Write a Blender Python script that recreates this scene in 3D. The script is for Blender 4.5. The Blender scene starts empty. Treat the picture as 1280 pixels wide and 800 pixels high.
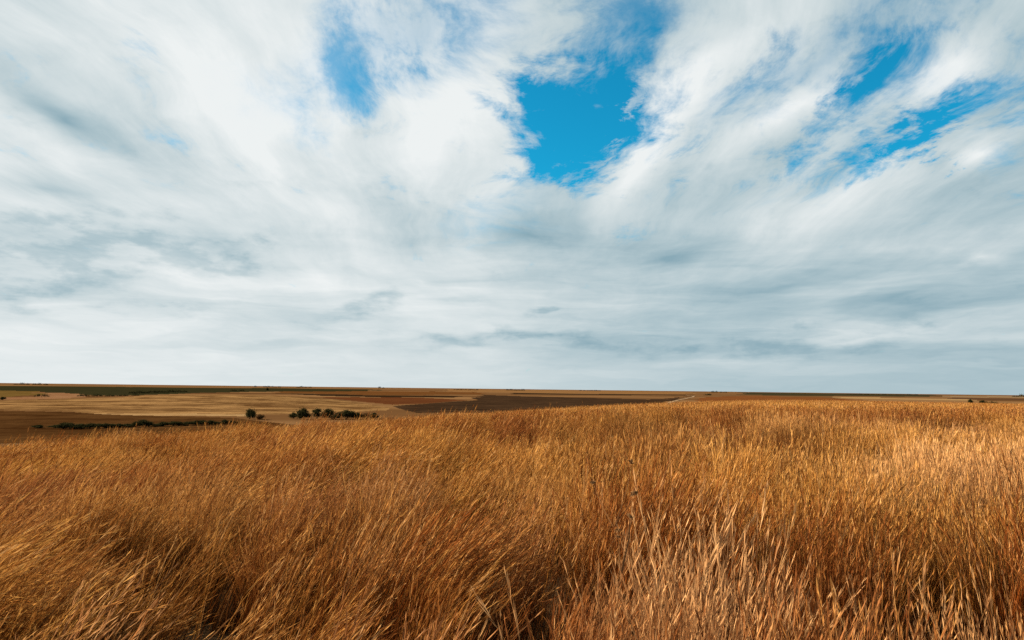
import bpy, math, random
import numpy as np
from mathutils import Matrix, Vector

rng = np.random.default_rng(7)
random.seed(7)
scene = bpy.context.scene
col = scene.collection

# ------------------------------------------------------------------ camera
EYE = 1.9
cam_data = bpy.data.cameras.new("camera")
cam_data.lens = 25.0
cam_data.sensor_width = 36.0
cam_data.clip_start = 0.05
cam_data.clip_end = 60000.0
cam = bpy.data.objects.new("camera", cam_data)
col.objects.link(cam)
cam.matrix_world = (Matrix.Translation((0, 0, EYE))
                    @ Matrix.Rotation(math.radians(90 + 5.53), 4, 'X')
                    @ Matrix.Rotation(math.radians(0.69), 4, 'Z'))
scene.camera = cam

# ------------------------------------------------------------------ exposure
scene.view_settings.view_transform = 'Standard'
scene.view_settings.look = 'None'
scene.view_settings.exposure = 1.35
scene.view_settings.gamma = 1.0
scene.view_settings.use_curve_mapping = False
scene.render.engine = 'CYCLES'
scene.cycles.use_denoising = False
scene.cycles.max_bounces = 4
scene.cycles.diffuse_bounces = 2
scene.cycles.glossy_bounces = 2
scene.cycles.transmission_bounces = 4
scene.cycles.caustics_reflective = False
scene.cycles.caustics_refractive = False
scene.render.filter_size = 1.3

SUN_AZ = -80.0      # degrees from the view heading (+Y), negative is to the left
SUN_EL = 28.0

# ------------------------------------------------------------------ sky
world = bpy.data.worlds.new("World")
scene.world = world
world.use_nodes = True
wt = world.node_tree
wt.nodes.clear()


class NT:
    """Small helper to write node networks as expressions."""
    def __init__(self, tree):
        self.t = tree

    def node(self, kind, **props):
        n = self.t.nodes.new(kind)
        for k, v in props.items():
            setattr(n, k, v)
        return n

    def link(self, a, b):
        self.t.links.new(a, b)

    def put(self, sock, v):
        if isinstance(v, bpy.types.NodeSocket):
            self.t.links.new(v, sock)
        else:
            sock.default_value = v

    def math(self, op, a, b=None, c=None, clamp=False):
        n = self.node('ShaderNodeMath', operation=op, use_clamp=clamp)
        self.put(n.inputs[0], a)
        if b is not None:
            self.put(n.inputs[1], b)
        if c is not None:
            self.put(n.inputs[2], c)
        return n.outputs[0]

    def vmath(self, op, a, b=None, c=None):
        n = self.node('ShaderNodeVectorMath', operation=op)
        self.put(n.inputs[0], a)
        if b is not None:
            self.put(n.inputs[1], b)
        if c is not None:
            self.put(n.inputs[2], c)
        return n.outputs[0]

    def noise(self, vec, scale, detail=5, rough=.55, dist=0.0, color=False, dims='2D'):
        n = self.node('ShaderNodeTexNoise', noise_dimensions=dims)
        self.put(n.inputs['Vector'], vec)
        n.inputs['Scale'].default_value = scale
        n.inputs['Detail'].default_value = detail
        n.inputs['Roughness'].default_value = rough
        n.inputs['Distortion'].default_value = dist
        return n.outputs['Color'] if color else n.outputs['Fac']

    def ramp(self, v, a, b, lo=0.0, hi=1.0, smooth=True):
        n = self.node('ShaderNodeMapRange', interpolation_type='SMOOTHSTEP' if smooth else 'LINEAR')
        self.put(n.inputs[0], v)
        n.inputs[1].default_value = a
        n.inputs[2].default_value = b
        n.inputs[3].default_value = lo
        n.inputs[4].default_value = hi
        return n.outputs[0]

    def mix(self, f, a, b, blend='MIX'):
        n = self.node('ShaderNodeMix', data_type='RGBA', blend_type=blend)
        self.put(n.inputs[0], f)
        self.put(n.inputs[6], a if not isinstance(a, tuple) else (*a, 1.0) if len(a) == 3 else a)
        self.put(n.inputs[7], b if not isinstance(b, tuple) else (*b, 1.0) if len(b) == 3 else b)
        return n.outputs[2]

    def xyz(self, x, y, z=0.0):
        n = self.node('ShaderNodeCombineXYZ')
        self.put(n.inputs[0], x)
        self.put(n.inputs[1], y)
        self.put(n.inputs[2], z)
        return n.outputs[0]


w = NT(wt)
geo = w.node('ShaderNodeTexCoord').outputs['Generated']
sep = w.node('ShaderNodeSeparateXYZ')
w.link(geo, sep.inputs[0])
sx, sy, sz = sep.outputs
az = w.math('MULTIPLY', w.math('ARCTAN2', sx, sy), 57.29578)
el = w.math('MULTIPLY', w.math('ARCSINE', sz), 57.29578)
zc = w.math('ADD', w.math('MAXIMUM', sz, 0.0), 0.11)
px_ = w.math('DIVIDE', sx, zc)
py_ = w.math('DIVIDE', sy, zc)
plane = w.xyz(px_, py_, 0.0)            # the cloud layer, seen from below

# wind-combed texture of the layer: filaments run along the heading
warp = w.vmath('SUBTRACT', w.noise(plane, 0.8, 3, .5, color=True), (.5, .5, .5))
plane_w = w.vmath('MULTIPLY_ADD', warp, (.55, .7, 0), plane)
plane_l = w.vmath('MULTIPLY_ADD', warp, (.40, .5, 0), plane)
streak = w.noise(w.vmath('MULTIPLY', plane_l, (2.1, .45, 1)), 1.0, 7, .60, .1)
fluff = w.noise(w.vmath('MULTIPLY', plane_w, (1.3, .75, 1)), 3.0, 8, .64, .12)
fine = w.noise(w.vmath('MULTIPLY', plane_w, (9.0, 3.4, 1)), 1.0, 6, .66, .2)

# ragged outlines: bend the sky angles before placing each cloud mass and gap
ang = w.xyz(az, el, 0.0)
tear = w.vmath('SUBTRACT', w.noise(w.vmath('MULTIPLY', plane_w, (1.1, .75, 1)), 2.2, 8, .66, .1, color=True), (.5, .5, .5))
ang_w = w.vmath('MULTIPLY_ADD', tear, (13.0, 11.0, 0), ang)
soft = w.vmath('SUBTRACT', w.noise(plane_w, 1.1, 4, .5, color=True), (.5, .5, .5))
ang_s = w.vmath('MULTIPLY_ADD', soft, (7.0, 4.0, 0), ang)
ang_l = w.vmath('MULTIPLY_ADD', soft, (9.0, 2.2, 0), ang)


def blobs(vec, items, falloff='QUADRATIC_SPHERE'):
    total = None
    for (a, e, ra, re, rot, amt) in items:
        m = w.node('ShaderNodeMapping', vector_type='TEXTURE')
        w.link(vec, m.inputs['Vector'])
        m.inputs['Location'].default_value = (a, e, 0)
        m.inputs['Rotation'].default_value = (0, 0, math.radians(rot))
        m.inputs['Scale'].default_value = (ra, re, 1000)
        g = w.node('ShaderNodeTexGradient', gradient_type=falloff)
        w.link(m.outputs[0], g.inputs[0])
        total = w.math('MULTIPLY', g.outputs['Fac'], amt) if total is None else \
            w.math('MULTIPLY_ADD', g.outputs['Fac'], amt, total)
    return total


# (azimuth, elevation, half width, half height, turn, amount), all in degrees of sky
BLUE_GAPS = [(-35.3,21.7,6.9,4.9,14,-0.60), (-27.5,23.5,8.6,5.2,11,-0.30), (5.6,21.9,9.7,6.5,17,1.80), (2.5,18.5,6.2,3.4,23,1.30),
    (1.9,23.9,4.8,3.6,27,1.10), (6.4,25.3,6.0,2.6,-2,0.40), (6.3,18.8,4.6,0.8,49,-0.80), (3.8,20.6,3.5,0.6,37,-0.70),
    (8.1,22.0,3.6,0.7,44,-0.80), (-7.0,27.6,11.1,3.6,42,0.90), (-12.4,22.7,5.9,2.3,76,0.10), (-16.1,28.6,4.6,2.9,60,0.25),
    (25.1,20.8,5.7,2.0,32,1.10), (29.4,17.3,4.7,2.0,13,1.15), (32.5,18.5,4.4,1.9,35,1.15), (28.9,23.3,5.8,2.0,55,0.75),
    (35.9,18.4,3.6,3.0,-11,0.50), (12.9,18.5,4.8,1.3,36,0.70), (22.5,17.4,8.2,2.0,30,0.60), (28.0,19.2,11.0,6.2,24,0.45),
    (6.8,17.2,3.8,2.1,28,0.80)]
SHADES = [(-33.0,18.2,9.1,2.4,-20,-0.75), (-35.1,12.6,7.9,2.6,-8,-0.40), (-28.6,23.3,14.9,6.5,-14,0.30), (-20.0,21.0,14.2,7.9,8,0.25),
    (-19.4,8.3,11.6,1.3,4,0.20), (-23.9,6.6,14.1,1.1,4,0.15), (-5.5,21.1,9.3,8.9,59,0.50), (14.2,24.8,13.2,4.3,38,0.55),
    (20.2,20.8,12.3,2.7,29,0.70), (9.7,18.1,9.1,2.9,56,0.60), (32.6,22.1,6.5,3.6,4,0.80), (34.0,15.9,3.6,2.4,26,0.70),
    (0.6,12.9,9.8,3.5,1,-0.45), (12.2,10.3,10.6,3.1,-1,-0.60), (21.1,8.4,12.5,2.4,10,-0.45), (27.7,10.4,8.2,1.5,12,0.16),
    (29.0,6.6,10.9,1.8,3,-0.35), (25.9,4.2,6.3,0.7,4,0.20), (35.2,9.2,3.1,1.1,4,0.45), (-2.6,8.1,13.0,1.3,-2,0.22),
    (-6.5,8.9,5.8,1.0,-13,0.25), (22.4,14.3,14.6,3.5,5,0.20), (-26.3,1.8,15.5,0.7,-1,0.10), (16.8,27.3,8.4,2.4,31,-0.25),
    (24.7,16.1,11.8,1.5,26,-0.25), (-9.2,11.7,19.2,2.5,3,-0.15)]
THIN_VEILS = [(-7.7,28.1,18.7,6.2,29,1.50), (-12.7,23.5,7.1,3.7,70,0.35), (9.1,28.2,6.2,5.8,54,0.90), (23.2,24.0,12.3,2.9,21,1.30),
    (29.2,23.3,7.2,3.3,55,0.80), (0.5,14.4,7.8,2.8,20,0.50), (28.5,19.2,9.0,4.5,18,0.40), (35.8,18.4,4.0,3.5,-11,0.70),
    (25.2,16.2,10.1,1.6,20,0.40)]
LOW_CLOUDS = [(-32.8,8.7,10.7,4.6,12,2.10), (-23.2,9.4,9.4,2.1,8,1.30), (-10.9,6.7,7.5,2.3,17,1.10), (19.3,3.1,20.7,2.1,1,0.85),
    (1.9,6.3,1.7,1.0,0,1.10), (-2.6,3.9,15.5,1.7,1,0.75), (30.0,5.1,9.7,1.7,2,0.60), (3.9,4.3,12.9,1.3,0,0.60),
    (-28.5,5.4,11.5,1.2,4,0.60)]

gaps = blobs(ang_w, BLUE_GAPS, 'SPHERICAL')
shade = blobs(ang_s, SHADES)
puff = w.noise(w.vmath('MULTIPLY', ang, (.6, 1.35, 1)), .36, 8, .60, 0.0)
puff_in = w.noise(w.vmath('MULTIPLY', ang, (.6, 1.5, 1)), .5, 5, .6, 0.0)
scud = w.math('MULTIPLY_ADD', w.math('SUBTRACT', puff, .5), 1.5, blobs(ang_l, LOW_CLOUDS))
scud = w.ramp(scud, .10, .70)

# cover: 1 = thick white layer, 0 = open blue
cov = w.math('SUBTRACT', w.math('ADD', w.ramp(el, 34.0, 75.0, 1.22, .72), w.ramp(el, 6.0, 19.0, .55, 0.0)), gaps)   # broken up overhead
cov = w.math('MULTIPLY_ADD', w.math('SUBTRACT', fluff, .5), 2.4, cov)
cov = w.math('MULTIPLY_ADD', w.math('SUBTRACT', streak, .5), 1.2, cov)
cov = w.math('MULTIPLY_ADD', w.math('SUBTRACT', fine, .5), 1.9, cov)
cov = w.ramp(cov, -.2, 1.05)
cov = w.math('POWER', cov, .75)
veil = w.math('MULTIPLY', blobs(ang_w, THIN_VEILS, 'SPHERICAL'), w.ramp(fluff, .36, .64, 1.25, .75))
cov = w.math('MULTIPLY', cov, w.math('SUBTRACT', 1.0, w.math('MULTIPLY', w.ramp(veil, 0.0, 1.1), w.ramp(fluff, .36, .64, .80, .28))))

# brightness of the layer
side = w.ramp(az, -42.0, 46.0, .78, .38)
lum = w.math('ADD', side, shade)
lum = w.math('MULTIPLY_ADD', w.math('SUBTRACT', streak, .5), 1.3, lum)
lum = w.math('MULTIPLY_ADD', w.math('SUBTRACT', fluff, .5), .34, lum)
lum = w.math('MULTIPLY_ADD', w.math('SUBTRACT', fine, .5), .16, lum)
# far off the layer is seen edge-on: long level sheets
sheets = w.noise(w.vmath('MULTIPLY', ang_l, (.045, .42, 1)), 1.0, 6, .58, .15)
level = w.ramp(el, 5.0, 17.0, 1.0, 0.0)
flat = w.math('ADD', w.math('ADD', side, w.math('MULTIPLY', shade, .9)), w.math('MULTIPLY', w.math('SUBTRACT', sheets, .5), 1.35))
lum = w.math('ADD', w.math('MULTIPLY', lum, w.math('SUBTRACT', 1.0, w.math('MULTIPLY', level, .8))),
             w.math('MULTIPLY', flat, w.math('MULTIPLY', level, .8)))
lum = w.math('SUBTRACT', lum, w.math('MULTIPLY', scud, w.ramp(puff_in, .36, .64, .32, .08)))
low = w.ramp(el, 0.0, 5.0, 1.0, 0.0)                       # the layer closes up towards the horizon
lowlum = w.math('ADD', w.ramp(az, -36.0, 36.0, .86, .26), w.math('MULTIPLY', w.math('SUBTRACT', sheets, .5), .30))
lum = w.math('ADD', w.math('MULTIPLY', lum, w.math('SUBTRACT', 1.0, w.math('MULTIPLY', low, .85))),
             w.math('MULTIPLY', lowlum, w.math('MULTIPLY', low, .85)))
cr = w.node('ShaderNodeValToRGB')
w.link(lum, cr.inputs[0])
els = cr.color_ramp.elements
els[0].position = 0.0
els[0].color = (.25, .395, .465, 1)
els[1].position = 1.0
els[1].color = (.84, .875, .875, 1)
for p, c in ((.33, (.43, .55, .595)), (.62, (.62, .70, .72))):
    e_ = els.new(p)
    e_.color = (*c, 1)
cloud = cr.outputs[0]

sky = w.node('ShaderNodeTexSky', sky_type='NISHITA')
sky.sun_disc = False
sky.sun_elevation = math.radians(SUN_EL)
sky.sun_rotation = math.radians(SUN_AZ)
sky.altitude = 400
sky.air_density = 1.0
sky.dust_density = 0.6
sky.ozone_density = 1.5
SKY_STRENGTH = 0.1
blue = w.mix(1.0, sky.outputs[0], (.030, .56, .64), 'MULTIPLY')
cloud10 = w.vmath('SCALE', cloud)
cloud10.node.inputs['Scale'].default_value = .398 / SKY_STRENGTH
final = w.mix(cov, blue, cloud10)
bg = w.node('ShaderNodeBackground')
bg.inputs['Strength'].default_value = SKY_STRENGTH
w.link(final, bg.inputs['Color'])
wo = w.node('ShaderNodeOutputWorld')
w.link(bg.outputs[0], wo.inputs['Surface'])
world.cycles.sampling_method = 'MANUAL'
world.cycles.sample_map_resolution = 512

# ------------------------------------------------------------------ sun
sun_data = bpy.data.lights.new("sun", 'SUN')
sun_data.energy = 5.0
sun_data.angle = math.radians(0.53)
sun_data.color = (1.0, .86, .66)
sun = bpy.data.objects.new("sun", sun_data)
col.objects.link(sun)
a_, e_ = math.radians(SUN_AZ), math.radians(SUN_EL)
to_sun = Vector((math.sin(a_) * math.cos(e_), math.cos(a_) * math.cos(e_), math.sin(e_)))
sun.rotation_euler = to_sun.to_track_quat('Z', 'Y').to_euler()

# === STRUCTURE ====================================================
LINE = math.radians(23)          # heading of the knoll's brow


def ground_z(x, y):
    """Height of the land: a knoll falling to a valley on the left, plains beyond."""
    x = np.asarray(x, float)
    y = np.asarray(y, float)
    t = x * math.sin(LINE) + y * math.cos(LINE)
    s = -x * math.cos(LINE) + y * math.sin(LINE)
    q = .0024 * np.maximum(s, 0) ** 2 + 4.8e-5 * t * t + 2.5e-5 * np.minimum(s, 0) ** 2
    h = .3 - 9.8 * (1 - np.exp(-q / 9.8))
    wx = np.where(x > -185, 62, 75)
    h = h + 5.4 * np.exp(-((x + 185) / wx) ** 2 / 2 - ((y - 470) / 85) ** 2 / 2)
    r = np.hypot(x, y)
    f = np.clip((r - 500) / 900, 0, 1)
    h = h + f * 1.1 * (np.sin(x / 410 + 1.3) * np.sin(y / 530 + .4) + .6 * np.sin(x / 190 + y / 260))
    return h


def tag(o, label=None, cat=None, group=None, kind=None):
    if label:
        o['label'] = label
    if cat:
        o['category'] = cat
    if group:
        o['group'] = group
    if kind:
        o['kind'] = kind
    return o


def field_material(name, base, alt, row_dir=0.0, rows=0.0, mott=.045):
    m = bpy.data.materials.new(name)
    m.use_nodes = True
    n = NT(m.node_tree)
    bs = m.node_tree.nodes['Principled BSDF']
    bs.inputs['Roughness'].default_value = .95
    bs.inputs['Specular IOR Level'].default_value = 0.0
    pos = n.node('ShaderNodeNewGeometry').outputs['Position']
    big = n.noise(pos, mott, 6, .65, .6, dims='3D')
    st = n.node('ShaderNodeMapping')
    st.inputs['Rotation'].default_value = (0, 0, math.radians(row_dir))
    st.inputs['Scale'].default_value = (.012, .18, 1)
    n.link(pos, st.inputs['Vector'])
    rowsn = n.noise(st.outputs[0], 1.0, 4, .6)
    small = n.noise(pos, .35, 5, .7)
    f = n.math('MULTIPLY_ADD', n.math('SUBTRACT', big, .5), 3.0, .5)
    f = n.math('MULTIPLY_ADD', n.math('SUBTRACT', rowsn, .5), rows, f)
    f = n.math('MULTIPLY_ADD', n.math('SUBTRACT', small, .5), .8, f, clamp=True)
    n.link(n.mix(f, tuple(.53 * c for c in base), tuple(.53 * c for c in alt)), bs.inputs['Base Color'])
    bp = n.node('ShaderNodeBump')
    bp.inputs['Strength'].default_value = .6
    bp.inputs['Distance'].default_value = .5
    n.link(small, bp.inputs['Height'])
    n.link(bp.outputs[0], bs.inputs['Normal'])
    return m


# field outlines on the plain, in metres (x right, y ahead of the knoll)
FIELDS = [
    ('brown_stubble_field', [(-260,300),(-202,284),(-168,279),(-126,258),(-95,248),(-60,205),(-60,160),(-103,126),(-160,126)],
     (.050, .020, .006), (.105, .048, .016), -12, 1.6),
    ('pale_grass_strip', [(-160,272),(-125,280),(-99,275),(-94,261),(-116,261),(-146,261)],
     (.42, .27, .13), (.33, .18, .07), 0, .5),
    ('golden_hill_field', [(-330,405),(-278,392),(-253,395),(-225,420),(-230,520),(-180,520),(-140,500),(-114,467),(-86,429),(-63,382),(-60,345),(-80,310),(-96,278),(-126,281),(-160,274),(-172,283),(-209,294),(-250,294)],
     (.105, .048, .016), (.37, .205, .080), -10, 2.8),
    ('ploughed_clearing', [(-582,884),(-516,833),(-371,640),(-256,412),(-340,425),(-399,511),(-395,590)],
     (.20, .085, .036), (.30, .16, .08), 30, .9),
    ('olive_pasture', [(-983,1258),(-869,1216),(-646,964),(-510,781),(-400,560),(-440,500)],
     (.110, .062, .014), (.17, .10, .03), 0, .6),
    ('dark_green_field', [(-2100,2507),(-1705,2385),(-1565,2919),(-1275,3688),(-808,4271),(-449,2378),(-486,1406),(-413,903),(-377,704),(-435,722),(-610,926),(-1004,1284)],
     (.022, .022, .009), (.042, .034, .014), 0, .6),
    ('brown_strip_field', [(-659,1937),(-417,2204),(-100,2293),(-63,1452),(-178,999),(-367,1135)],
     (.100, .036, .010), (.17, .072, .022), 0, .9),
    ('dark_fallow_strip', [(-364,1090),(-172,967),(-77,1000),(-65,840),(-143,802),(-229,856)],
     (.022, .012, .006), (.042, .022, .010), 0, .6),
    ('red_earth_field', [(-205,767),(-106,797),(-36,643),(-58,522),(-72,433),(-98,464),(-140,520)],
     (.090, .028, .010), (.14, .050, .018), 20, .8),
    ('dark_ploughed_field', [(-67,407),(-57,517),(-34,625),(-51,1355),(50,1081),(131,967),(176,892),(412,1607),(360,1430),(193,837),(120,606),(60,400),(-40,320)],
     (.026, .014, .008), (.075, .040, .020), 20, 2.4),
    ('straw_strip_field', [(-663,7500),(2077,8393),(683,2665),(3,2476),(-213,2414)],
     (.20, .09, .030), (.28, .15, .06), 0, .8),
    ('dark_line_field', [(3,2162),(619,2414),(516,2013),(209,1543),(2,1643)],
     (.026, .014, .007), (.045, .025, .012), 0, .5),
    ('rust_field', [(325,1217),(697,2138),(759,1734),(523,1059),(420,500),(110,480)],
     (.150, .048, .014), (.22, .082, .026), 0, .9),
    ('green_crop_field', [(3651,11401),(6422,12440),(5893,10006),(1585,2692),(887,2194),(825,2576)],
     (.034, .030, .014), (.060, .046, .022), 0, .6),
    ('pale_stubble_strip', [(900,1956),(1071,1661),(865,1342),(654,1422)],
     (.42, .27, .12), (.33, .19, .08), 0, .6),
    ('tan_field', [(2735,4515),(4370,5568),(2405,3064),(1495,2469)],
     (.30, .20, .11), (.22, .14, .075), 0, .6),
    ('brown_far_field', [(1147,1930),(1869,2382),(1225,1561),(1089,1690)],
     (.075, .038, .02), (.12, .06, .03), 0, .6),
]


def inside(px, py, poly):
    c = np.zeros(px.shape, bool)
    n = len(poly)
    for i in range(n):
        x0, y0 = poly[i]
        x1, y1 = poly[(i + 1) % n]
        if y0 == y1:
            continue
        hit = ((y0 > py) != (y1 > py)) & (px < (x1 - x0) * (py - y0) / (y1 - y0) + x0)
        c ^= hit
    return c


# polar sheet: fine where it is looked at edge-on, coarse behind
th = np.concatenate([np.linspace(-math.pi, math.radians(-52), 60, endpoint=False),
                     np.linspace(math.radians(-52), math.radians(52), 1100, endpoint=False),
                     np.linspace(math.radians(52), math.pi, 60, endpoint=False)])
rr = np.concatenate([np.linspace(0.5, 120, 70, endpoint=False),
                     1.0 / np.linspace(1 / 120.0, 1 / 9000.0, 190),
                     np.array([12000., 20000., 40000.])])
NTH, NR = len(th), len(rr)
gx = (rr[:, None] * np.sin(th)[None]).ravel()
gy = (rr[:, None] * np.cos(th)[None]).ravel()
gz = ground_z(gx, gy)
verts = np.stack([gx, gy, gz], 1)
ii, jj = np.meshgrid(np.arange(NR - 1), np.arange(NTH), indexing='ij')
jn = (jj + 1) % NTH
quads = np.stack([ii * NTH + jj, ii * NTH + jn, (ii + 1) * NTH + jn, (ii + 1) * NTH + jj], -1).reshape(-1, 4)[:, ::-1]
cxy = verts[quads].mean(1)
owner = np.full(len(quads), -1)
er = np.hypot(cxy[:, 0], cxy[:, 1])          # field margins wander a little instead of running ruler-straight
ex = cxy[:, 0] + .006 * er * np.sin(cxy[:, 1] / 37 + cxy[:, 0] / 23) + .004 * er * np.sin(cxy[:, 0] / 9)
ey = cxy[:, 1] + .012 * er * np.sin(cxy[:, 0] / 31 + 1.0) + .006 * er * np.sin(cxy[:, 0] / 11 + 2)
for k in range(len(FIELDS) - 1, -1, -1):
    owner[inside(ex, ey, FIELDS[k][1])] = k


def mesh_from(name, v, f, mat, smooth=False):
    me = bpy.data.meshes.new(name)
    me.vertices.add(len(v))
    me.vertices.foreach_set('co', np.asarray(v, np.float32).ravel())
    f = np.asarray(f)
    k = f.shape[1]
    me.loops.add(f.size)
    me.loops.foreach_set('vertex_index', f.ravel().astype(np.int32))
    me.polygons.add(len(f))
    me.polygons.foreach_set('loop_start', (np.arange(len(f)) * k).astype(np.int32))
    me.polygons.foreach_set('loop_total', np.full(len(f), k, np.int32))
    if smooth:
        me.polygons.foreach_set('use_smooth', np.ones(len(f), bool))
    me.update(calc_edges=True)
    if mat:
        me.materials.append(mat)
    return me


def sub_mesh(name, faces, mat):
    u, inv = np.unique(faces, return_inverse=True)
    me = mesh_from(name, verts[u], inv.reshape(faces.shape), mat, True)
    o = bpy.data.objects.new(name, me)
    col.objects.link(o)
    tag(o, kind='structure')
    return o


def ground_material():
    m = bpy.data.materials.new('ground')
    m.use_nodes = True
    n = NT(m.node_tree)
    bs = m.node_tree.nodes['Principled BSDF']
    bs.inputs['Roughness'].default_value = 1.0
    bs.inputs['Specular IOR Level'].default_value = 0.0
    pos = n.node('ShaderNodeNewGeometry').outputs['Position']
    dist = n.node('ShaderNodeVectorMath', operation='LENGTH')
    n.link(pos, dist.inputs[0])
    far = n.ramp(dist.outputs['Value'], 130, 260)
    soil = n.mix(n.noise(pos, 9.0, 6, .7), (.030, .018, .010), (.11, .062, .028))
    st = n.node('ShaderNodeMapping')
    st.inputs['Rotation'].default_value = (0, 0, .25)
    st.inputs['Scale'].default_value = (.0012, .0045, 1)
    n.link(pos, st.inputs['Vector'])
    patch = n.ramp(n.noise(st.outputs[0], 1.0, 5, .6), .36, .64)
    plain = n.mix(patch, (.050, .022, .008), (.15, .080, .034))
    plain = n.mix(n.math('MULTIPLY', n.noise(pos, .08, 5, .7), .5), plain, (.10, .05, .02))
    n.link(n.mix(far, soil, plain), bs.inputs['Base Color'])
    return m


ground = sub_mesh('ground', quads[owner < 0], ground_material())
for k, (name, poly, c0, c1, rd, rows) in enumerate(FIELDS):
    fq = quads[owner == k]
    if len(fq):
        sub_mesh(name, fq, field_material(name, c0, c1, rd, rows))

# dirt road running off across the plain
road_pts = np.array([(120, 560), (163, 726), (206, 881), (266, 1086), (331, 1302), (420, 1640), (560, 2300)], float)
seg = []
for i in range(len(road_pts) - 1):
    for t in np.linspace(0, 1, 8, endpoint=False):
        seg.append(road_pts[i] * (1 - t) + road_pts[i + 1] * t)
seg = np.array(seg)
dirs = np.gradient(seg, axis=0)
dirs /= np.linalg.norm(dirs, axis=1)[:, None]
perp = np.stack([dirs[:, 1], -dirs[:, 0]], 1)
rv = []
for off in (-2.1, 0, 2.1):
    p = seg + perp * off
    rv.append(np.stack([p[:, 0], p[:, 1], ground_z(p[:, 0], p[:, 1]) + .12], 1))
rv = np.concatenate(rv)
K = len(seg)
rf = [(a * K + i, (a + 1) * K + i, (a + 1) * K + i + 1, a * K + i + 1) for a in (0, 1) for i in range(K - 1)]
road_mat = field_material('dirt_road', (.42, .29, .18), (.32, .21, .12), 0, .3, .1)
road = bpy.data.objects.new('dirt_road', mesh_from('dirt_road', rv, rf, road_mat))
col.objects.link(road)
tag(road, kind='structure')

# ------------------------------------------------------------------ trees and bushes
def leaf_material(name, c0, c1):
    m = bpy.data.materials.new(name)
    m.use_nodes = True
    n = NT(m.node_tree)
    m.node_tree.nodes.clear()
    att = n.node('ShaderNodeAttribute', attribute_name='tone')
    c = n.mix(att.outputs['Fac'], c0, c1)
    d = n.node('ShaderNodeBsdfDiffuse')
    t = n.node('ShaderNodeBsdfTranslucent')
    n.link(c, d.inputs[0])
    n.link(c, t.inputs[0])
    mx = n.node('ShaderNodeMixShader')
    mx.inputs[0].default_value = .22
    n.link(d.outputs[0], mx.inputs[1])
    n.link(t.outputs[0], mx.inputs[2])
    out = n.node('ShaderNodeOutputMaterial')
    n.link(mx.outputs[0], out.inputs['Surface'])
    return m


leaf_mat = leaf_material('dark_leaves', (.012, .013, .005), (.050, .044, .017))
dry_leaf_mat = leaf_material('dry_leaves', (.05, .026, .010), (.11, .055, .02))
bark_mat = field_material('bark', (.035, .024, .016), (.07, .05, .034), 0, .2, 3.0)


def tube_mesh(paths):
    """Tapered limbs: each path is a list of (x, y, z, radius)."""
    v, f = [], []
    for path in paths:
        b = len(v)
        for i, (x, y, z, r) in enumerate(path):
            for k in range(6):
                a = k * math.pi / 3
                v.append((x + r * math.cos(a), y + r * math.sin(a), z))
        for i in range(len(path) - 1):
            for k in range(6):
                f.append((b + i * 6 + k, b + i * 6 + (k + 1) % 6, b + (i + 1) * 6 + (k + 1) % 6, b + (i + 1) * 6 + k))
    return v, f


def crown_mesh(name, lobes, n_leaf, size, mat, seed):
    """Leaf faces scattered through overlapping uneven lobes, thinner at the rim."""
    g = np.random.default_rng(seed)
    w_ = np.array([l[3] * l[4] * l[5] for l in lobes])
    pick = g.choice(len(lobes), n_leaf, p=w_ / w_.sum())
    L = np.array(lobes)[pick]
    d = g.normal(size=(n_leaf, 3))
    d /= np.linalg.norm(d, axis=1)[:, None]
    rad = g.random(n_leaf) ** .45 * (1 + .34 * g.normal(size=n_leaf))
    p = L[:, :3] + d * rad[:, None] * L[:, 3:6]
    p[:, 2] = np.maximum(p[:, 2], .12)
    a = g.normal(size=(n_leaf, 3))
    a /= np.linalg.norm(a, axis=1)[:, None]
    b = np.cross(a, g.normal(size=(n_leaf, 3)))
    b /= np.linalg.norm(b, axis=1)[:, None]
    s = size * (.6 + .8 * g.random(n_leaf))
    a *= s[:, None]
    b *= s[:, None] * .6
    v = np.stack([p - a, p + b, p + a, p - b], 1).reshape(-1, 3)
    f = np.arange(n_leaf * 4).reshape(-1, 4)
    me = mesh_from(name, v, f, mat)
    at = me.attributes.new('tone', 'FLOAT', 'POINT')
    at.data.foreach_set('value', np.repeat(g.random(n_leaf), 4).astype(np.float32))
    return me


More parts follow.
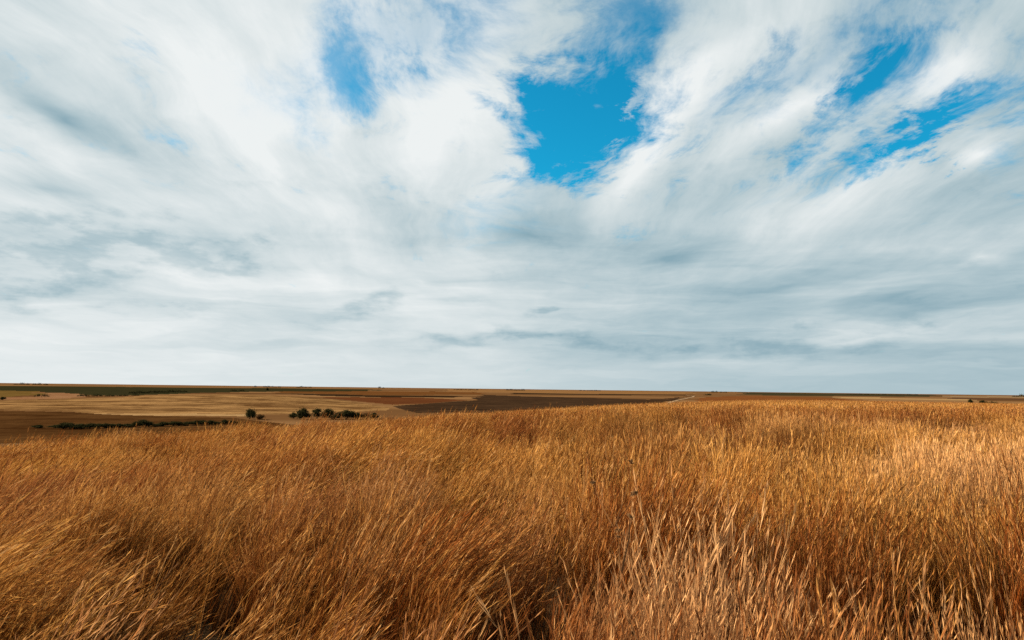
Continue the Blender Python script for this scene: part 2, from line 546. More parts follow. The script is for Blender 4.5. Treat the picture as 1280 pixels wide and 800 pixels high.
def plant_proto(name, kind, seed, mat):
    """Returns (trunk mesh, crown mesh) of unit height 1."""
    g = np.random.default_rng(seed)
    lobes, limbs = [], []
    if kind == 'tree':
        limbs.append([(0, 0, -.05, .035), (.01, 0, .2, .028), (.02, .01, .45, .02), (.0, .02, .8, .006)])
        for i in range(7):
            a = g.random() * 6.28
            rr_ = .12 + .2 * g.random()
            z = .30 + .48 * g.random()
            c = (rr_ * math.cos(a), rr_ * math.sin(a), z)
            lobes.append((*c, .17 + .08 * g.random(), .17 + .08 * g.random(), .13 + .06 * g.random()))
            limbs.append([(.01, 0, .22 + .05 * i / 2, .014), (c[0] * .6, c[1] * .6, z * .85, .009), (*c, .004)])
        lobes.append((0, 0, .82, .18, .18, .16))
        n, s = 2200, .042
    elif kind == 'bush':
        for i in range(5):
            a = g.random() * 6.28
            limbs.append([(0, 0, -.05, .022), (.15 * math.cos(a), .15 * math.sin(a), .3, .014), (.3 * math.cos(a), .3 * math.sin(a), .65, .004)])
        for i in range(8):
            a = g.random() * 6.28
            rr_ = .08 + .38 * g.random()
            z = .30 + .4 * g.random() * (1.1 - rr_)
            lobes.append((rr_ * math.cos(a), rr_ * math.sin(a), z, .22 + .1 * g.random(), .22 + .1 * g.random(), .2 + .08 * g.random()))
        lobes.append((.02, 0, .72, .24, .24, .2))
        n, s = 2200, .048
    else:       # wide, low clump as seen far off
        limbs.append([(0, 0, -.05, .03), (0, .02, .5, .01)])
        for i in range(9):
            x = -1.0 + 2.0 * i / 8 + .1 * g.normal()
            h_ = .62 * (1 - .35 * x * x) * (.7 + .5 * g.random())
            lobes.append((x, .2 * g.normal(), h_ * .6, .26, .3, h_ * .5))
        n, s = 900, .05
    v, f = tube_mesh(limbs)
    return (mesh_from('trunk', v, f, bark_mat, True), crown_mesh('crown', lobes, n, s, mat, seed + 50))


protos = {
    'tree': [plant_proto('tree', 'tree', 11 + i, leaf_mat) for i in range(4)],
    'bush': [plant_proto('bush', 'bush', 31 + i, leaf_mat) for i in range(4)],
    'dry': [plant_proto('dry', 'bush', 61 + i, dry_leaf_mat) for i in range(2)],
    'clump': [plant_proto('clump', 'clump', 41 + i, leaf_mat) for i in range(3)],
}


def plant(name, kind, i, x, y, hgt, wid, label, cat, group=None, rot=None):
    root = bpy.data.objects.new(name, None)
    col.objects.link(root)
    root.empty_display_size = .5
    root.location = (x, y, float(ground_z(x, y)) - .05)
    root.rotation_euler = (0, 0, random.uniform(0, 6.28) if rot is None else rot)
    root.scale = (wid * .9, wid * .9, hgt * .88)
    tag(root, label, cat, group)
    tm, cm = protos[kind][i % len(protos[kind])]
    for part, me in (('trunk', tm), ('crown', cm)):
        o = bpy.data.objects.new(part, me)
        col.objects.link(o)
        o.parent = root
    return root


# the clump in the valley below the golden hill, read from the hedgerow end to the right
plant('valley_tree', 'bush', 3, -88.8, 244.0, 4.6, 3.4,
      'lone dark tree at the foot of the golden hill beside the hedgerow end', 'tree')
plant('scrub_bush', 'dry', 0, -84.5, 241.0, 2.4, 3.2,
      'low brownish dry bush right of the lone valley tree', 'bush')
plant('scrub_bush', 'bush', 1, -75.9, 250.0, 3.0, 2.6,
      'slim dark bush at the edge of the biggest valley thicket', 'bush')
plant('valley_tree', 'bush', 0, -71.1, 246.0, 4.9, 5.4,
      'tallest round dark tree of the valley thicket', 'tree')
plant('valley_tree', 'tree', 2, -68.0, 252.0, 4.4, 5.0,
      'gappy dark tree with light showing through in the valley thicket', 'tree')
plant('valley_tree', 'bush', 2, -64.1, 250.0, 4.6, 4.6,
      'broad dark tree closing the valley thicket towards the open gap', 'tree')
plant('scrub_bush', 'bush', 3, -61.1, 249.0, 2.4, 3.4,
      'low dark bush trailing off the valley thicket into the gap', 'bush')
plant('valley_tree', 'bush', 1, -57.8, 252.0, 4.3, 5.8,
      'dome-shaped dark bush standing right of the gap in the thicket', 'bush')
plant('scrub_bush', 'bush', 3, -54.3, 254.0, 3.0, 3.6,
      'middling dark bush touching the dome-shaped one', 'bush')
plant('scrub_bush', 'dry', 1, -51.6, 256.0, 2.8, 3.4,
      'thin brown bush between two dark bushes of the thicket', 'bush')
plant('scrub_bush', 'bush', 0, -49.1, 258.0, 2.8, 3.6,
      'last dark bush at the right end of the valley thicket', 'bush')

HEDGE = [(-131,197),(-127,198),(-123,195),(-121,195),(-119,195),(-119,197),(-118,199),(-116,200),(-115,202),(-114,203),(-112,204),(-111,206),(-109,207),(-108,209),(-107,210),(-105,212),(-104,213),(-102,215),(-101,217),(-99,218),(-97,220),(-96,222),(-94,223),(-93,225),(-91,227),(-89,228)]
for i, (x, y) in enumerate(HEDGE):
    h_ = random.uniform(1.4, 2.9) * (1.25 if i in (5, 8, 13) else 1)
    plant('hedge_shrub', 'bush', i, (x - 1) * .91, (y + 4) * .91, h_ * .72, random.uniform(2.8, 3.8),
          'isolated dark shrub standing apart at the open end of the hedgerow' if i == 0 else 'taller dark shrub sticking out of the long hedgerow' if i in (5, 8, 13) else 'small dark shrub in the long hedgerow below the brown stubble field', 'shrub', 'shrubs of the long hedgerow')

plant('pasture_bush', 'bush', 0, -292, 411, 2.4, 3.4, 'dark bush at the edge of the olive pasture', 'bush')
plant('pasture_bush', 'clump', 0, -373, 569, 5.2, 4.6, 'low dome of dark bush on the ploughed clearing', 'bush', rot=.6)
for i in range(5):
    plant('field_bush', 'clump', i, -366 + 9 * i, 613 + 4 * i, 3.6 + random.random(), 4.5,
          'dark low bush in the row just behind the golden hill', 'bush', 'bushes behind the golden hill', rot=random.uniform(-.3, .3))
SHELTER = [(-433,819),(-437,841),(-442,864),(-446,889),(-451,915),(-457,944),(-463,974),(-469,1007),(-476,1042)]
for i, (x, y) in enumerate(SHELTER):
    plant('shelter_tree', 'clump', i, x, y, random.uniform(5, 8.5), random.uniform(5, 7),
          'dark tree in the belt crossing the dark green field', 'tree', 'tree belt on the dark green field', rot=random.uniform(-.4, .4))
for i, (x, y) in enumerate([(-499, 1286), (-487, 1290)]):
    plant('field_tree', 'clump', i, x, y, 7, 6, 'one of two small trees on the edge of the dark green field', 'tree', 'pair of trees by the dark green field', rot=0)
plant('field_tree', 'tree', 1, -530, 1554, 9, 9, 'single upright tree standing alone on the dark green field', 'tree')

plant('roadside_bush', 'clump', 1, 560, 2040, 8, 11, 'dark bush at the far end of the dirt road', 'bush', rot=.2)
plant('roadside_bush', 'clump', 2, 600, 2163, 9, 9, 'smaller dark bush behind the one at the road end', 'bush', rot=.2)
for i, (x, y, h_, w_, lb) in enumerate([
        (543, 845, 7.0, 6.0, 'tallest dark bush in the clump by the pale stubble strip'),
        (536, 812, 6.0, 7.0, 'dark bush with a light gap in the clump by the pale stubble strip'),
        (552, 820, 6.2, 7.5, 'broad dark bush in the clump by the pale stubble strip'),
        (574, 830, 3.2, 6.5, 'low dark bush tailing off the clump by the pale stubble strip')]):
    plant('plain_bush', 'bush' if i < 2 else 'clump', i, x, y, h_, w_, lb, 'bush', rot=-.4)

# far tree groups standing on the skyline: bearing (deg), distance, count, spread (deg), height
SKYLINE = [
    (-33.9, 4300, 6, 1.6, 10, 'tiny tree in the longest skyline group above the dark green field'),
    (-19.7, 5200, 1, .1, 12, 'single tiny skyline tree left of two small groves'),
    (-18.5, 5400, 5, 1.0, 11, 'tiny tree in the first skyline grove right of a single tree'),
    (-16.2, 5600, 4, .9, 11, 'tiny tree in the second skyline grove right of a single tree'),
    (-10.3, 5600, 2, .25, 15, 'tiny squarish tree pair alone on the bare skyline'),
    (-3.6, 3800, 9, 1.8, 6, 'tiny tree in the long thin belt over the straw strip field'),
    (.3, 4000, 5, 1.2, 9, 'tiny tree in the darker knot closing the long thin belt'),
    (6.3, 6500, 6, 1.5, 9, 'tiny tree in the flat skyline belt over the dark ploughed field'),
    (16.2, 5200, 4, .9, 14, 'tiny tree in the skyline knot above the dirt road end'),
    (27.4, 5400, 12, 4.2, 8, 'tiny tree in the thin skyline belt over the green crop field'),
    (36.0, 4200, 6, 1.5, 13, 'tiny tree in the skyline belt over the tan field'),
]
for bearing, dist, cnt, spread, hh, lb in SKYLINE:
    for i in range(cnt):
        a = math.radians(bearing + (0 if cnt == 1 else spread * (i / (cnt - 1) - .5)) + random.uniform(-.04, .04))
        d_ = dist * random.uniform(.97, 1.03)
        step = dist * math.radians(spread) / max(cnt - 1, 1)
        plant('skyline_tree', 'clump', i, d_ * math.sin(a), d_ * math.cos(a), hh * random.uniform(1.1, 2.2),
              min(max(step * .5, 8), 16) * random.uniform(.7, 1.2), lb, 'tree', ('trees of the ' + lb.split(' in the ')[-1].replace('tiny squarish tree pair alone', 'pair alone')) if cnt > 1 else None,
              rot=-a + random.uniform(-.3, .3))

# === GRASS ========================================================
def grass_material():
    m = bpy.data.materials.new('dry_grass')
    m.use_nodes = True
    n = NT(m.node_tree)
    m.node_tree.nodes.clear()
    at = n.node('ShaderNodeAttribute', attribute_name='blade')       # r: own tone, g: seed head, b: leaf
    sp = n.node('ShaderNodeSeparateColor')
    n.link(at.outputs['Color'], sp.inputs[0])
    tone, head, leaf = sp.outputs
    ins = n.node('ShaderNodeAttribute', attribute_name='straw', attribute_type='INSTANCER').outputs['Fac']
    pale = n.node('ShaderNodeAttribute', attribute_name='pale', attribute_type='INSTANCER').outputs['Fac']
    f = n.math('MULTIPLY_ADD', n.math('SUBTRACT', tone, .5), .75, ins, clamp=True)
    rust = n.mix(tone, (.040, .007, .002), (.37, .084, .012))
    straw = n.mix(tone, (.20, .060, .006), (.86, .46, .105))
    c = n.mix(f, rust, straw)
    hc = n.mix(f, n.mix(tone, (.12, .032, .007), (.55, .215, .066)), n.mix(tone, (.34, .135, .022), (.92, .58, .19)))
    c = n.mix(n.math('MULTIPLY', head, .8), c, hc)
    c = n.mix(n.math('MULTIPLY', leaf, .92), c, n.mix(tone, (.022, .009, .004), (.130, .045, .013)))  # basal leaves, coloured darker to paint in shade low in the grass
    c = n.mix(n.ramp(tone, .80, .95, 0, .55), c, (.62, .42, .24))          # bleached dead stalks
    c = n.mix(n.math('MULTIPLY', n.math('MULTIPLY', pale, n.math('MULTIPLY_ADD', head, .7, .4)), n.math('MULTIPLY_ADD', tone, .6, .35)), c, (.92, .62, .33))
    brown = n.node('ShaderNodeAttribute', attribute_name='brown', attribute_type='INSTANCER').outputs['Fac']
    c = n.mix(brown, c, n.mix(tone, (.040, .014, .005), (.24, .085, .028)))     # darker brown patches: the shade of gaps put into the grass colour
    c = n.mix(1.0, c, (.72, .63, .54), 'MULTIPLY')
    d = n.node('ShaderNodeBsdfDiffuse')
    t = n.node('ShaderNodeBsdfTranslucent')
    n.link(c, d.inputs[0])
    n.link(c, t.inputs[0])
    mx = n.node('ShaderNodeMixShader')
    mx.inputs[0].default_value = .24
    n.link(d.outputs[0], mx.inputs[1])
    n.link(t.outputs[0], mx.inputs[2])
    out = n.node('ShaderNodeOutputMaterial')
    n.link(mx.outputs[0], out.inputs['Surface'])
    return m


grass_mat = grass_material()


def ribbons(base, az_, th0, bend, length, width, segs, g, power=1.4, tip=.15):
    """Curved tapering ribbons; returns points along each (n, segs+1, 3) and quads."""
    n = len(length)
    t = np.linspace(0, 1, segs + 1)
    theta = th0[:, None] + bend[:, None] * t[None] ** power
    dl = length[:, None] / segs
    mid = .5 * (theta[:, 1:] + theta[:, :-1])
    hx = np.concatenate([np.zeros((n, 1)), np.cumsum(np.sin(mid) * dl, 1)], 1)
    hz = np.concatenate([np.zeros((n, 1)), np.cumsum(np.cos(mid) * dl, 1)], 1)
    wob = np.cumsum(g.normal(size=(n, segs + 1)) * .012, 1) * length[:, None]
    ca, sa = np.cos(az_)[:, None], np.sin(az_)[:, None]
    P = np.stack([base[:, 0, None] + hx * ca - wob * sa, base[:, 1, None] + hx * sa + wob * ca, base[:, 2, None] + hz], -1)
    fa = g.random(n) * math.pi
    side = np.stack([np.cos(fa), np.sin(fa), np.zeros(n)], -1)
    wv = width[:, None] * (1 - (1 - tip) * t[None] ** 1.5)
    A = P - side[:, None] * wv[..., None] * .5
    B = P + side[:, None] * wv[..., None] * .5
    V = np.stack([A, B], 2).reshape(-1, 3)
    off = np.arange(n)[:, None] * (segs + 1) * 2 + np.arange(segs)[None] * 2
    Fq = np.stack([off, off + 1, off + 3, off + 2], -1).reshape(-1, 4)
    return P, V, Fq


def tuft(name, seed, lean, n_stalk, n_leaf, radius, segs, wid, n_spike, spike_len, spike_w, hspread=.11):
    g = np.random.default_rng(seed)
    Vs, Fs, Cs = [], [], []
    base_i = 0

    def push(V, Fq, C):
        nonlocal base_i
        Vs.append(V)
        Fs.append(Fq + base_i)
        Cs.append(C)
        base_i += len(V)
    # flowering stalks
    n = n_stalk
    r = radius * np.sqrt(g.random(n))
    a = g.random(n) * 6.28
    base = np.stack([r * np.cos(a), r * np.sin(a), np.full(n, -.03)], -1)
    L = np.clip(g.normal(.95, hspread, n), .45, 1.25)
    spread = .22 + .5 * math.exp(-lean * 4)
    dirv = np.stack([(.06 + .34 * lean) + .10 * np.cos(a) * r / radius + g.normal(0, .045, n),
                     .10 * np.sin(a) * r / radius + g.normal(0, .045, n)], 1)
    stray = g.random(n) < .07
    dirv[stray] += g.normal(0, .22, (stray.sum(), 2))
    th0 = np.hypot(dirv[:, 0], dirv[:, 1])
    az_ = np.arctan2(dirv[:, 1], dirv[:, 0]) * np.where(stray, 1, .9)
    bend = np.clip(g.normal(.08 + .95 * lean, .07 + .16 * lean, n), -.1, 2.0)
    P, V, Fq = ribbons(base, az_, th0, bend, L, wid * (.7 + .6 * g.random(n)), segs, g, 1.7)
    tone = np.clip(g.normal(.47, .28, n), 0, 1)
    k = (segs + 1) * 2
    C = np.zeros((n, k, 3))
    C[..., 0] = tone[:, None]
    C[:, -4:, 1] = .7
    push(V, Fq, C.reshape(-1, 3))
    # feathery seed heads: short narrow scales along the last fifth of each stalk
    if n_spike:
        m = n * n_spike
        idx = np.repeat(np.arange(n), n_spike)
        u = np.tile(np.linspace(0, 1, n_spike), n) + g.normal(size=m) * .04
        tip_, pre = P[idx, -1], P[idx, -2]
        axis = tip_ - pre
        alen = np.linalg.norm(axis, axis=1)[:, None]
        axis /= alen
        headlen = (.13 + .13 * g.random(n))[idx]
        o = tip_ - axis * (headlen * (1 - u))[:, None]
        q = g.normal(size=(m, 3))
        q -= axis * (q * axis).sum(1)[:, None]
        q /= np.linalg.norm(q, axis=1)[:, None]
        d = axis + q * (.04 + .15 * g.random(m))[:, None]
        d /= np.linalg.norm(d, axis=1)[:, None]
        sl = (spike_len * (.6 + .8 * g.random(m)) * (1.15 - .6 * np.clip(u, 0, 1)))[:, None]
        sw = (spike_w * (.6 + .8 * g.random(m)))[:, None]
        s2 = np.cross(d, g.normal(size=(m, 3)))
        s2 /= np.linalg.norm(s2, axis=1)[:, None]
        V = np.stack([o, o + d * sl * .45 + s2 * sw * .5, o + d * sl, o + d * sl * .45 - s2 * sw * .5], 1).reshape(-1, 3)
        Fq = np.arange(m * 4).reshape(-1, 4)
        C = np.zeros((m, 4, 3))
        C[..., 0] = np.clip(tone[idx] + g.normal(size=m) * .08, 0, 1)[:, None]
        C[..., 1] = 1
        push(V, Fq, C.reshape(-1, 3))
    # basal leaves
    n = n_leaf
    if n:
        r = radius * np.sqrt(g.random(n))
        a = g.random(n) * 6.28
        base = np.stack([r * np.cos(a), r * np.sin(a), np.full(n, -.03)], -1)
        L = np.clip(g.normal(.60, .13, n), .25, .9)
        az_ = np.where(g.random(n) < .5, g.random(n) * 6.28, g.normal(0, .6, n))
        P, V, Fq = ribbons(base, az_, np.abs(g.normal(.12 + .2 * lean, .12, n)), np.clip(g.normal(.45 + .6 * lean, .35, n), 0, 2.0),
                           L, wid * 2.0 * (.7 + .7 * g.random(n)), max(segs - 1, 2), g, 1.3, .05)
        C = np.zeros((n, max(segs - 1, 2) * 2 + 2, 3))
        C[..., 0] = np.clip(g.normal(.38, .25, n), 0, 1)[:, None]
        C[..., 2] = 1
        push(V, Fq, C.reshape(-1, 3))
    V, Fq, C = np.concatenate(Vs), np.concatenate(Fs), np.concatenate(Cs)
    me = mesh_from(name, V, Fq, grass_mat)
    at = me.attributes.new('blade', 'FLOAT_COLOR', 'POINT')
    at.data.foreach_set('color', np.concatenate([C, np.ones((len(C), 1))], 1).astype(np.float32).ravel())
    o = bpy.data.objects.new(name, me)
    return o


def weed(name, seed):
    """A dead branching weed: dark stem, side twigs, small knobbly heads."""
    g = np.random.default_rng(seed)
    b0 = np.array([[0, 0, -.03]])
    P, V, Fq = ribbons(b0, g.random(1) * 6.28, np.array([.05]), np.array([.25]), np.array([1.05]), np.array([.007]), 7, g)
    Vs, Fs, n0 = [V], [Fq], len(V)
    k = 14
    at_ = P[0][g.integers(3, 8, k)]
    P2, V2, F2 = ribbons(at_, g.random(k) * 6.28, g.uniform(.4, .8, k), g.uniform(-.5, -.1, k), g.uniform(.10, .26, k), np.full(k, .006), 3, g)
    Vs.append(V2)
    Fs.append(F2 + n0)
    n0 += len(V2)
    tips = np.repeat(P2[:, -1], 6, 0)
    d = g.normal(size=tips.shape)
    d /= np.linalg.norm(d, axis=1)[:, None]
    e = np.cross(d, g.normal(size=d.shape))
    e /= np.linalg.norm(e, axis=1)[:, None]
    V3 = np.stack([tips - d * .011, tips + e * .005, tips + d * .011, tips - e * .005], 1).reshape(-1, 3)
    Vs.append(V3)
    Fs.append(np.arange(len(V3)).reshape(-1, 4) + n0)
    V, Fq = np.concatenate(Vs), np.concatenate(Fs)
    me = mesh_from(name, V, Fq, grass_mat)
    at = me.attributes.new('blade', 'FLOAT_COLOR', 'POINT')
    at.data.foreach_set('color', np.tile(np.array([.45, 0, 1, 1], np.float32), len(V)))
    return bpy.data.objects.new(name, me)


LEANS = (0.02, .25, .55, .9)
tuft_col = bpy.data.collections.new('grass_tufts')          # shapes the grass is scattered from
variants = {}
count = 0
for lod, (nv, ns, nl, rad, segs, wid, nsp, sl, sw) in enumerate((
        (8, 70, 70, .13, 7, .0035, 9, .075, .0040),
        (5, 50, 44, .20, 4, .0064, 5, .12, .0070),
        (4, 50, 26, .42, 2, .014, 2, .18, .018))):
    for li, lean in enumerate(LEANS):
        variants[lod, li] = []
        for k in range(nv):
            o = tuft('tuft_%04d' % count, 500 + count, lean, ns, nl, rad, segs, wid, nsp, sl, sw)
            tuft_col.objects.link(o)
            variants[lod, li].append(count)
            count += 1

tall = []
for k in range(6):
    tuft_col.objects.link(tuft('tuft_%04d' % count, 700 + k, (.04, .04, .15, .3, .45, .7)[k], 9, 6, .10, 7, .0036, 9, .075, .0046, .09))
    tall.append(count)
    count += 1
weeds = []
for k in range(4):
    tuft_col.objects.link(weed('tuft_%04d' % count, 900 + k))
    weeds.append(count)
    count += 1


def vnoise(x, y, scale, seed):
    """Smooth value noise in metres, about 0..1."""
    g = np.random.default_rng(seed)
    tab = g.random((128, 128))
    u, v = x / scale, y / scale
    iu, iv = np.floor(u).astype(int), np.floor(v).astype(int)
    fu, fv = u - iu, v - iv
    fu, fv = fu * fu * (3 - 2 * fu), fv * fv * (3 - 2 * fv)
    T = lambda a, b: tab[a % 128, b % 128]
    return (T(iu, iv) * (1 - fu) + T(iu + 1, iv) * fu) * (1 - fv) + (T(iu, iv + 1) * (1 - fu) + T(iu + 1, iv + 1) * fu) * fv


def spots(x, y, items):
    t = np.zeros_like(x)
    x, y = x / .7, y / .7
    for (cx, cy, rx, ry, amt) in items:
        t += amt * np.exp(-((x - cx) / rx) ** 2 - ((y - cy) / ry) ** 2)
    return t


# patches of different growth and painted shade on the knoll (x, y, radius x, radius y, amount), metres
DIPS = [(5.0, 16.5, 1.8, 4.5, .65), (1.45, 4.75, .85, .7, .62), (2.9, 4.9, .5, .7, .55), (5.4, 8.6, 1.1, .9, .5),
        (-.05, 5.6, .65, .8, .55), (-.4, 8.8, .8, 1.1, .45), (-1.35, 4.3, .75, .8, .50), (-.55, 3.9, .4, .6, .4), (.02, 2.9, .13, .5, .55),
        (2.0, 19, 2.0, 1.5, .35), (26, 43, 30, 7, .45), (-3.4, 6.4, .8, .9, .40), (-2.2, 5.4, .6, .6, .35), (.9, 7.2, .7, .6, .35),
        (-5.5, 9.5, 1.2, 1.2, .3), (3.2, 3.2, .4, .5, .4), (1.6, 10, .9, 1.0, .3), (-2.0, 12, 1.5, 1.2, .25)]
RISES = [(.42, 3.75, .42, .4, .22), (2.2, 4.05, .5, .22, .16), (1.05, 4.2, .35, .25, .12), (2.0, 11, 1.5, 2.5, .12), (-2.4, 3.9, .6, .4, .08)]
STRAW = [(7.5, 12.5, 4.6, 3.4, 1.1), (4.2, 7.4, 2.6, 1.6, .55), (12, 18, 8, 4, .6), (3.3, 5.6, 1.0, .8, .25), (2.5, 13, 2.5, 4, .25),
         (-3, 24, 14, 9, .22), (20, 60, 40, 25, .30), (5.0, 16.5, 2.2, 5.0, -1.1), (26, 43, 34, 8, -.9), (5.4, 8.4, 1.2, .7, -.3), (0, 3.0, 5, 1.6, -.22),
         (-.5, 6, 2.5, 2.0, -.12), (1.5, 4.6, 1.0, .6, -.2)]
SPARSE = [(-1.2, 3.9, .7, .6, .9), (-.62, 3.9, .5, .55, .8), (1.65, 4.3, .8, .45, .9), (2.85, 4.4, .5, .5, .8), (0, 5.2, .5, .6, .7), (-.3, 7.4, .7, .8, .5),
          (-3.0, 5.7, .7, .6, .6), (-2.0, 4.6, .45, .4, .6), (3.9, 7.4, .9, .8, .35), (.9, 4.9, .35, .4, .5), (-1.7, 7.0, .8, .7, .5), (-.35, 3.0, .35, .3, .6)]
PALE = [(-2.5, 3.9, .9, .6, .55), (.6, 3.6, .5, .45, .75), (2.25, 4.0, .6, .4, 1.1), (1.1, 4.1, .5, .4, .9), (-.5, 3.0, 1.0, .4, .4), (2.6, 3.0, .8, .4, .6), (-1.7, 9, .9, .8, .35), (-.6, 6.8, .8, .5, .35),
        (-2.0, 2.75, .8, .3, .35), (8.5, 12.5, 4.2, 2.8, .9), (5.0, 9.5, 1.5, 1.2, .35), (4.5, 15, 1.2, .8, .3), (12, 22, 8, 3, .4), (-5, 10, 3, 3, .2), (.5, 5.0, .5, .25, .3)]

BROWN_SHADE = [(5.0, 16.5, 1.7, 5.0, .85), (7.2, 19, 1.6, 2.5, .6), (26, 41, 30, 5.5, .65), (5.6, 8.6, 1.2, .7, .6), (-.3, 7.8, .8, .9, .5), (0, 5.4, .6, .6, .5), (1.6, 4.6, .9, .6, .5),  # dark hollows between clumps, painted as brown shade on the grass
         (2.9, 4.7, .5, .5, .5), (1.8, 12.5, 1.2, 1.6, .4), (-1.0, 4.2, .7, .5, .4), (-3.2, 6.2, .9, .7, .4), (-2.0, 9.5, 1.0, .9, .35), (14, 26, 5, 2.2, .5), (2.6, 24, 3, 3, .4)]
pts = []


def ring(r0, r1, a0, a1, dens, lod):
    n = int(.5 * (r1 * r1 - r0 * r0) * math.radians(a1 - a0) * dens)
    r = np.sqrt(rng.uniform(r0 * r0, r1 * r1, n))
    a = np.radians(rng.uniform(a0, a1, n))
    x, y = r * np.sin(a), r * np.cos(a)
    s = -x * math.cos(LINE) + y * math.sin(LINE)
    keep = s < 48
    pts.append(np.stack([x[keep], y[keep], np.full(keep.sum(), lod)], 1))


ring(.9, 3.5, -125, 60, 25, 0)
ring(3.5, 7.5, -60, 50, 22, 0)
ring(7.5, 14, -48, 46, 14, 1)
ring(14, 28, -46, 44, 10, 1)
ring(28, 60, -45, 43, 5.0, 2)
ring(60, 120, -30, 43, 2.6, 2)
ring(120, 210, -12, 43, 1.3, 2)
pts = np.concatenate(pts)
clump = .5 * vnoise(pts[:, 0], pts[:, 1], .42, 11) + .35 * vnoise(pts[:, 0], pts[:, 1], 1.1, 12) + .15 * vnoise(pts[:, 0], pts[:, 1], 2.7, 13)
chance = np.clip((clump - .33) / .15, .10, 1) * (1 - np.clip(1.5 * spots(pts[:, 0], pts[:, 1], DIPS), 0, .75))
pts = pts[(rng.random(len(pts)) < chance) | (pts[:, 2] > 1)]       # grass grows in bunches with hollows between
x, y, lod = pts[:, 0], pts[:, 1], pts[:, 2].astype(int)
r = np.hypot(x, y)
N = len(x)

height = .42 + .66 * vnoise(x, y, .70, 1) + .36 * vnoise(x, y, 2.2, 2)
height *= 1 - np.clip(spots(x, y, DIPS), 0, .75) + spots(x, y, RISES)
sparse = np.clip(spots(x, y, SPARSE) + 1.2 * np.maximum(vnoise(x, y, .8, 15) - .72, 0), 0, 1)
full_height = height.copy()
height *= 1 - .55 * sparse
height *= rng.uniform(.88, 1.10, N)
height = np.where(lod == 2, np.clip(height, .62, .92), np.minimum(np.where(r > 5, height * .92, height), 1.14))
# wind: strong from the left on the open brow, dying away to the right
u = x / (.9 + .42 * np.clip(y, 0, 30))
lean = np.interp(u, [-1.5, -.9, -.45, 0, .35, .75], [.82, .74, .52, .30, .10, .03])
lean *= 1 + 1.1 * (vnoise(x, y, 1.9, 4) - .5) + .8 * (vnoise(x, y, .6, 5) - .5)
lean = np.where(r > 25, np.minimum(lean, .5), lean)
lean = np.clip(lean + rng.normal(0, .09, N), 0, .98)
li = np.clip(np.searchsorted([.13, .40, .72], lean), 0, 3)
straw = .24 + 1.3 * (vnoise(x, y, 1.7, 6) - .5) + .35 * (vnoise(x, y, 6.0, 7) - .5) + .45 * (vnoise(x, y, .5, 8) - .5)
straw += spots(x, y, STRAW) + .22 * np.clip((r - 9) / 25, 0, 1)
straw = np.clip(straw + rng.normal(0, .20, N), 0, 1)
pale = np.clip(spots(x, y, PALE) + .7 * np.maximum(vnoise(x, y, 1.3, 9) - .68, 0) + rng.normal(0, .05, N), 0, .9)

brown = np.clip(spots(x, y, BROWN_SHADE) + 1.3 * np.maximum(vnoise(x, y, 1.2, 16) - .66, 0) + .8 * np.maximum(vnoise(x, y, 4.0, 17) - .7, 0) + rng.normal(0, .08, N), 0, .9)
brown *= 1 - np.clip(1.3 * spots(x, y, STRAW[:1] + STRAW[2:3]), 0, 1) * (spots(x, y, BROWN_SHADE) < .4)

vi = np.zeros(N, np.int32)
for key, ids in variants.items():
    mk = (lod == key[0]) & (li == key[1])
    vi[mk] = np.array(ids)[rng.integers(0, len(ids), mk.sum())]
is_weed = (rng.random(N) < .004) & (lod < 2) & (r > 1.8) & (r < 6)
vi[is_weed] = np.array(weeds)[rng.integers(0, 4, is_weed.sum())]
is_tall = (rng.random(N) < .10 + .5 * sparse) & (lod < 2) & (r > 1.9) & (r < 24) & ~is_weed
vi[is_tall] = np.array(tall)[np.clip((lean[is_tall] * 7.5 + rng.random(is_tall.sum()) * 1.2).astype(int), 0, 5)]
yaw = np.where((li == 0) | is_weed, rng.uniform(-3.14, 3.14, N), rng.normal(-.12, .38, N))
tilt = rng.normal(0, .04, N)
scl = np.where(is_tall, np.clip(full_height * 1.18, .90, 1.22), height)
straw = np.where(is_tall, np.clip(straw + .25, 0, 1), straw)

gm = bpy.data.meshes.new('tall_grass')
gm.vertices.add(N)
gm.vertices.foreach_set('co', np.stack([x, y, ground_z(x, y)], 1).astype(np.float32).ravel())


def attr(name, typ, data, prop='value'):
    a = gm.attributes.new(name, typ, 'POINT')
    a.data.foreach_set(prop, np.ascontiguousarray(data).ravel())


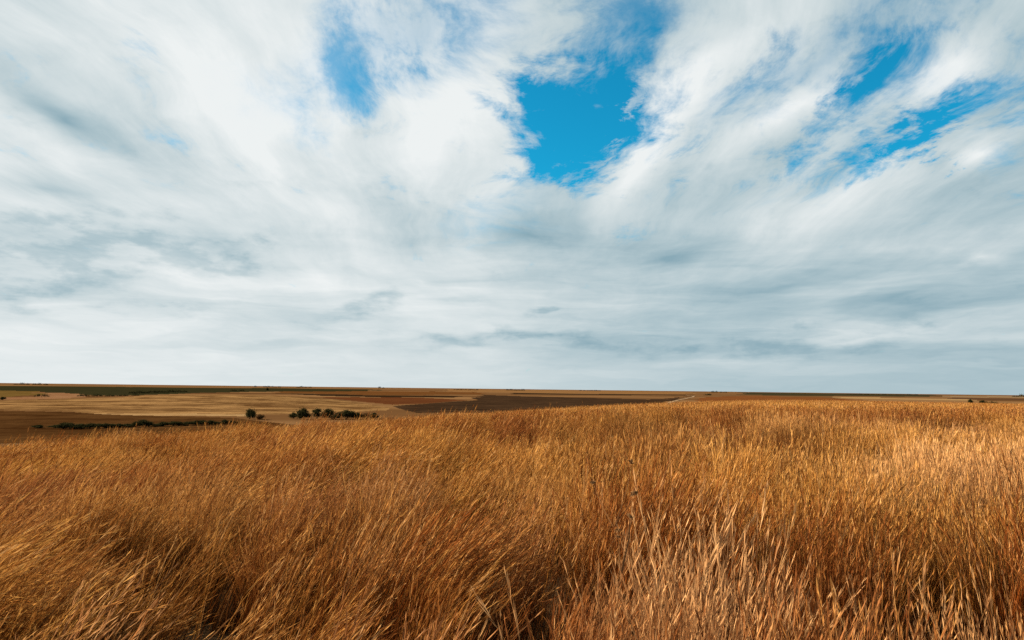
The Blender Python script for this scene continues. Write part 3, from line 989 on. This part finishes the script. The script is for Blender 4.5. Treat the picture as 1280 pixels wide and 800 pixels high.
attr('turn', 'FLOAT_VECTOR', np.stack([tilt, tilt[::-1], yaw], 1).astype(np.float32), 'vector')
attr('size', 'FLOAT_VECTOR', np.stack([np.clip(scl, .75, 1.2), np.clip(scl, .75, 1.2), scl], 1).astype(np.float32), 'vector')
attr('which', 'INT', vi)
attr('straw', 'FLOAT', straw.astype(np.float32))
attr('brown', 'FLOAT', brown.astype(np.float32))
attr('pale', 'FLOAT', pale.astype(np.float32))
gm.materials.append(grass_mat)
grass = bpy.data.objects.new('tall_grass', gm)
col.objects.link(grass)
tag(grass, 'tall dry prairie grass with feathery rust and straw heads covering the knoll', 'grass', kind='stuff')

ng = bpy.data.node_groups.new('scatter_grass', 'GeometryNodeTree')
ng.interface.new_socket('Geometry', in_out='INPUT', socket_type='NodeSocketGeometry')
ng.interface.new_socket('Geometry', in_out='OUTPUT', socket_type='NodeSocketGeometry')
gi = ng.nodes.new('NodeGroupInput')
go = ng.nodes.new('NodeGroupOutput')
ci = ng.nodes.new('GeometryNodeCollectionInfo')
ci.inputs['Collection'].default_value = tuft_col
ci.inputs['Separate Children'].default_value = True
ci.inputs['Reset Children'].default_value = True
iop = ng.nodes.new('GeometryNodeInstanceOnPoints')
iop.inputs['Pick Instance'].default_value = True


def named(nm, typ):
    n_ = ng.nodes.new('GeometryNodeInputNamedAttribute')
    n_.data_type = typ
    n_.inputs['Name'].default_value = nm
    return n_.outputs['Attribute']


ng.links.new(gi.outputs[0], iop.inputs['Points'])
ng.links.new(ci.outputs[0], iop.inputs['Instance'])
ng.links.new(named('which', 'INT'), iop.inputs['Instance Index'])
e2r = ng.nodes.new('FunctionNodeEulerToRotation')
ng.links.new(named('turn', 'FLOAT_VECTOR'), e2r.inputs[0])
ng.links.new(e2r.outputs[0], iop.inputs['Rotation'])
ng.links.new(named('size', 'FLOAT_VECTOR'), iop.inputs['Scale'])
ng.links.new(iop.outputs[0], go.inputs[0])
md = grass.modifiers.new('scatter', 'NODES')
md.node_group = ng
print('grass tufts', N)
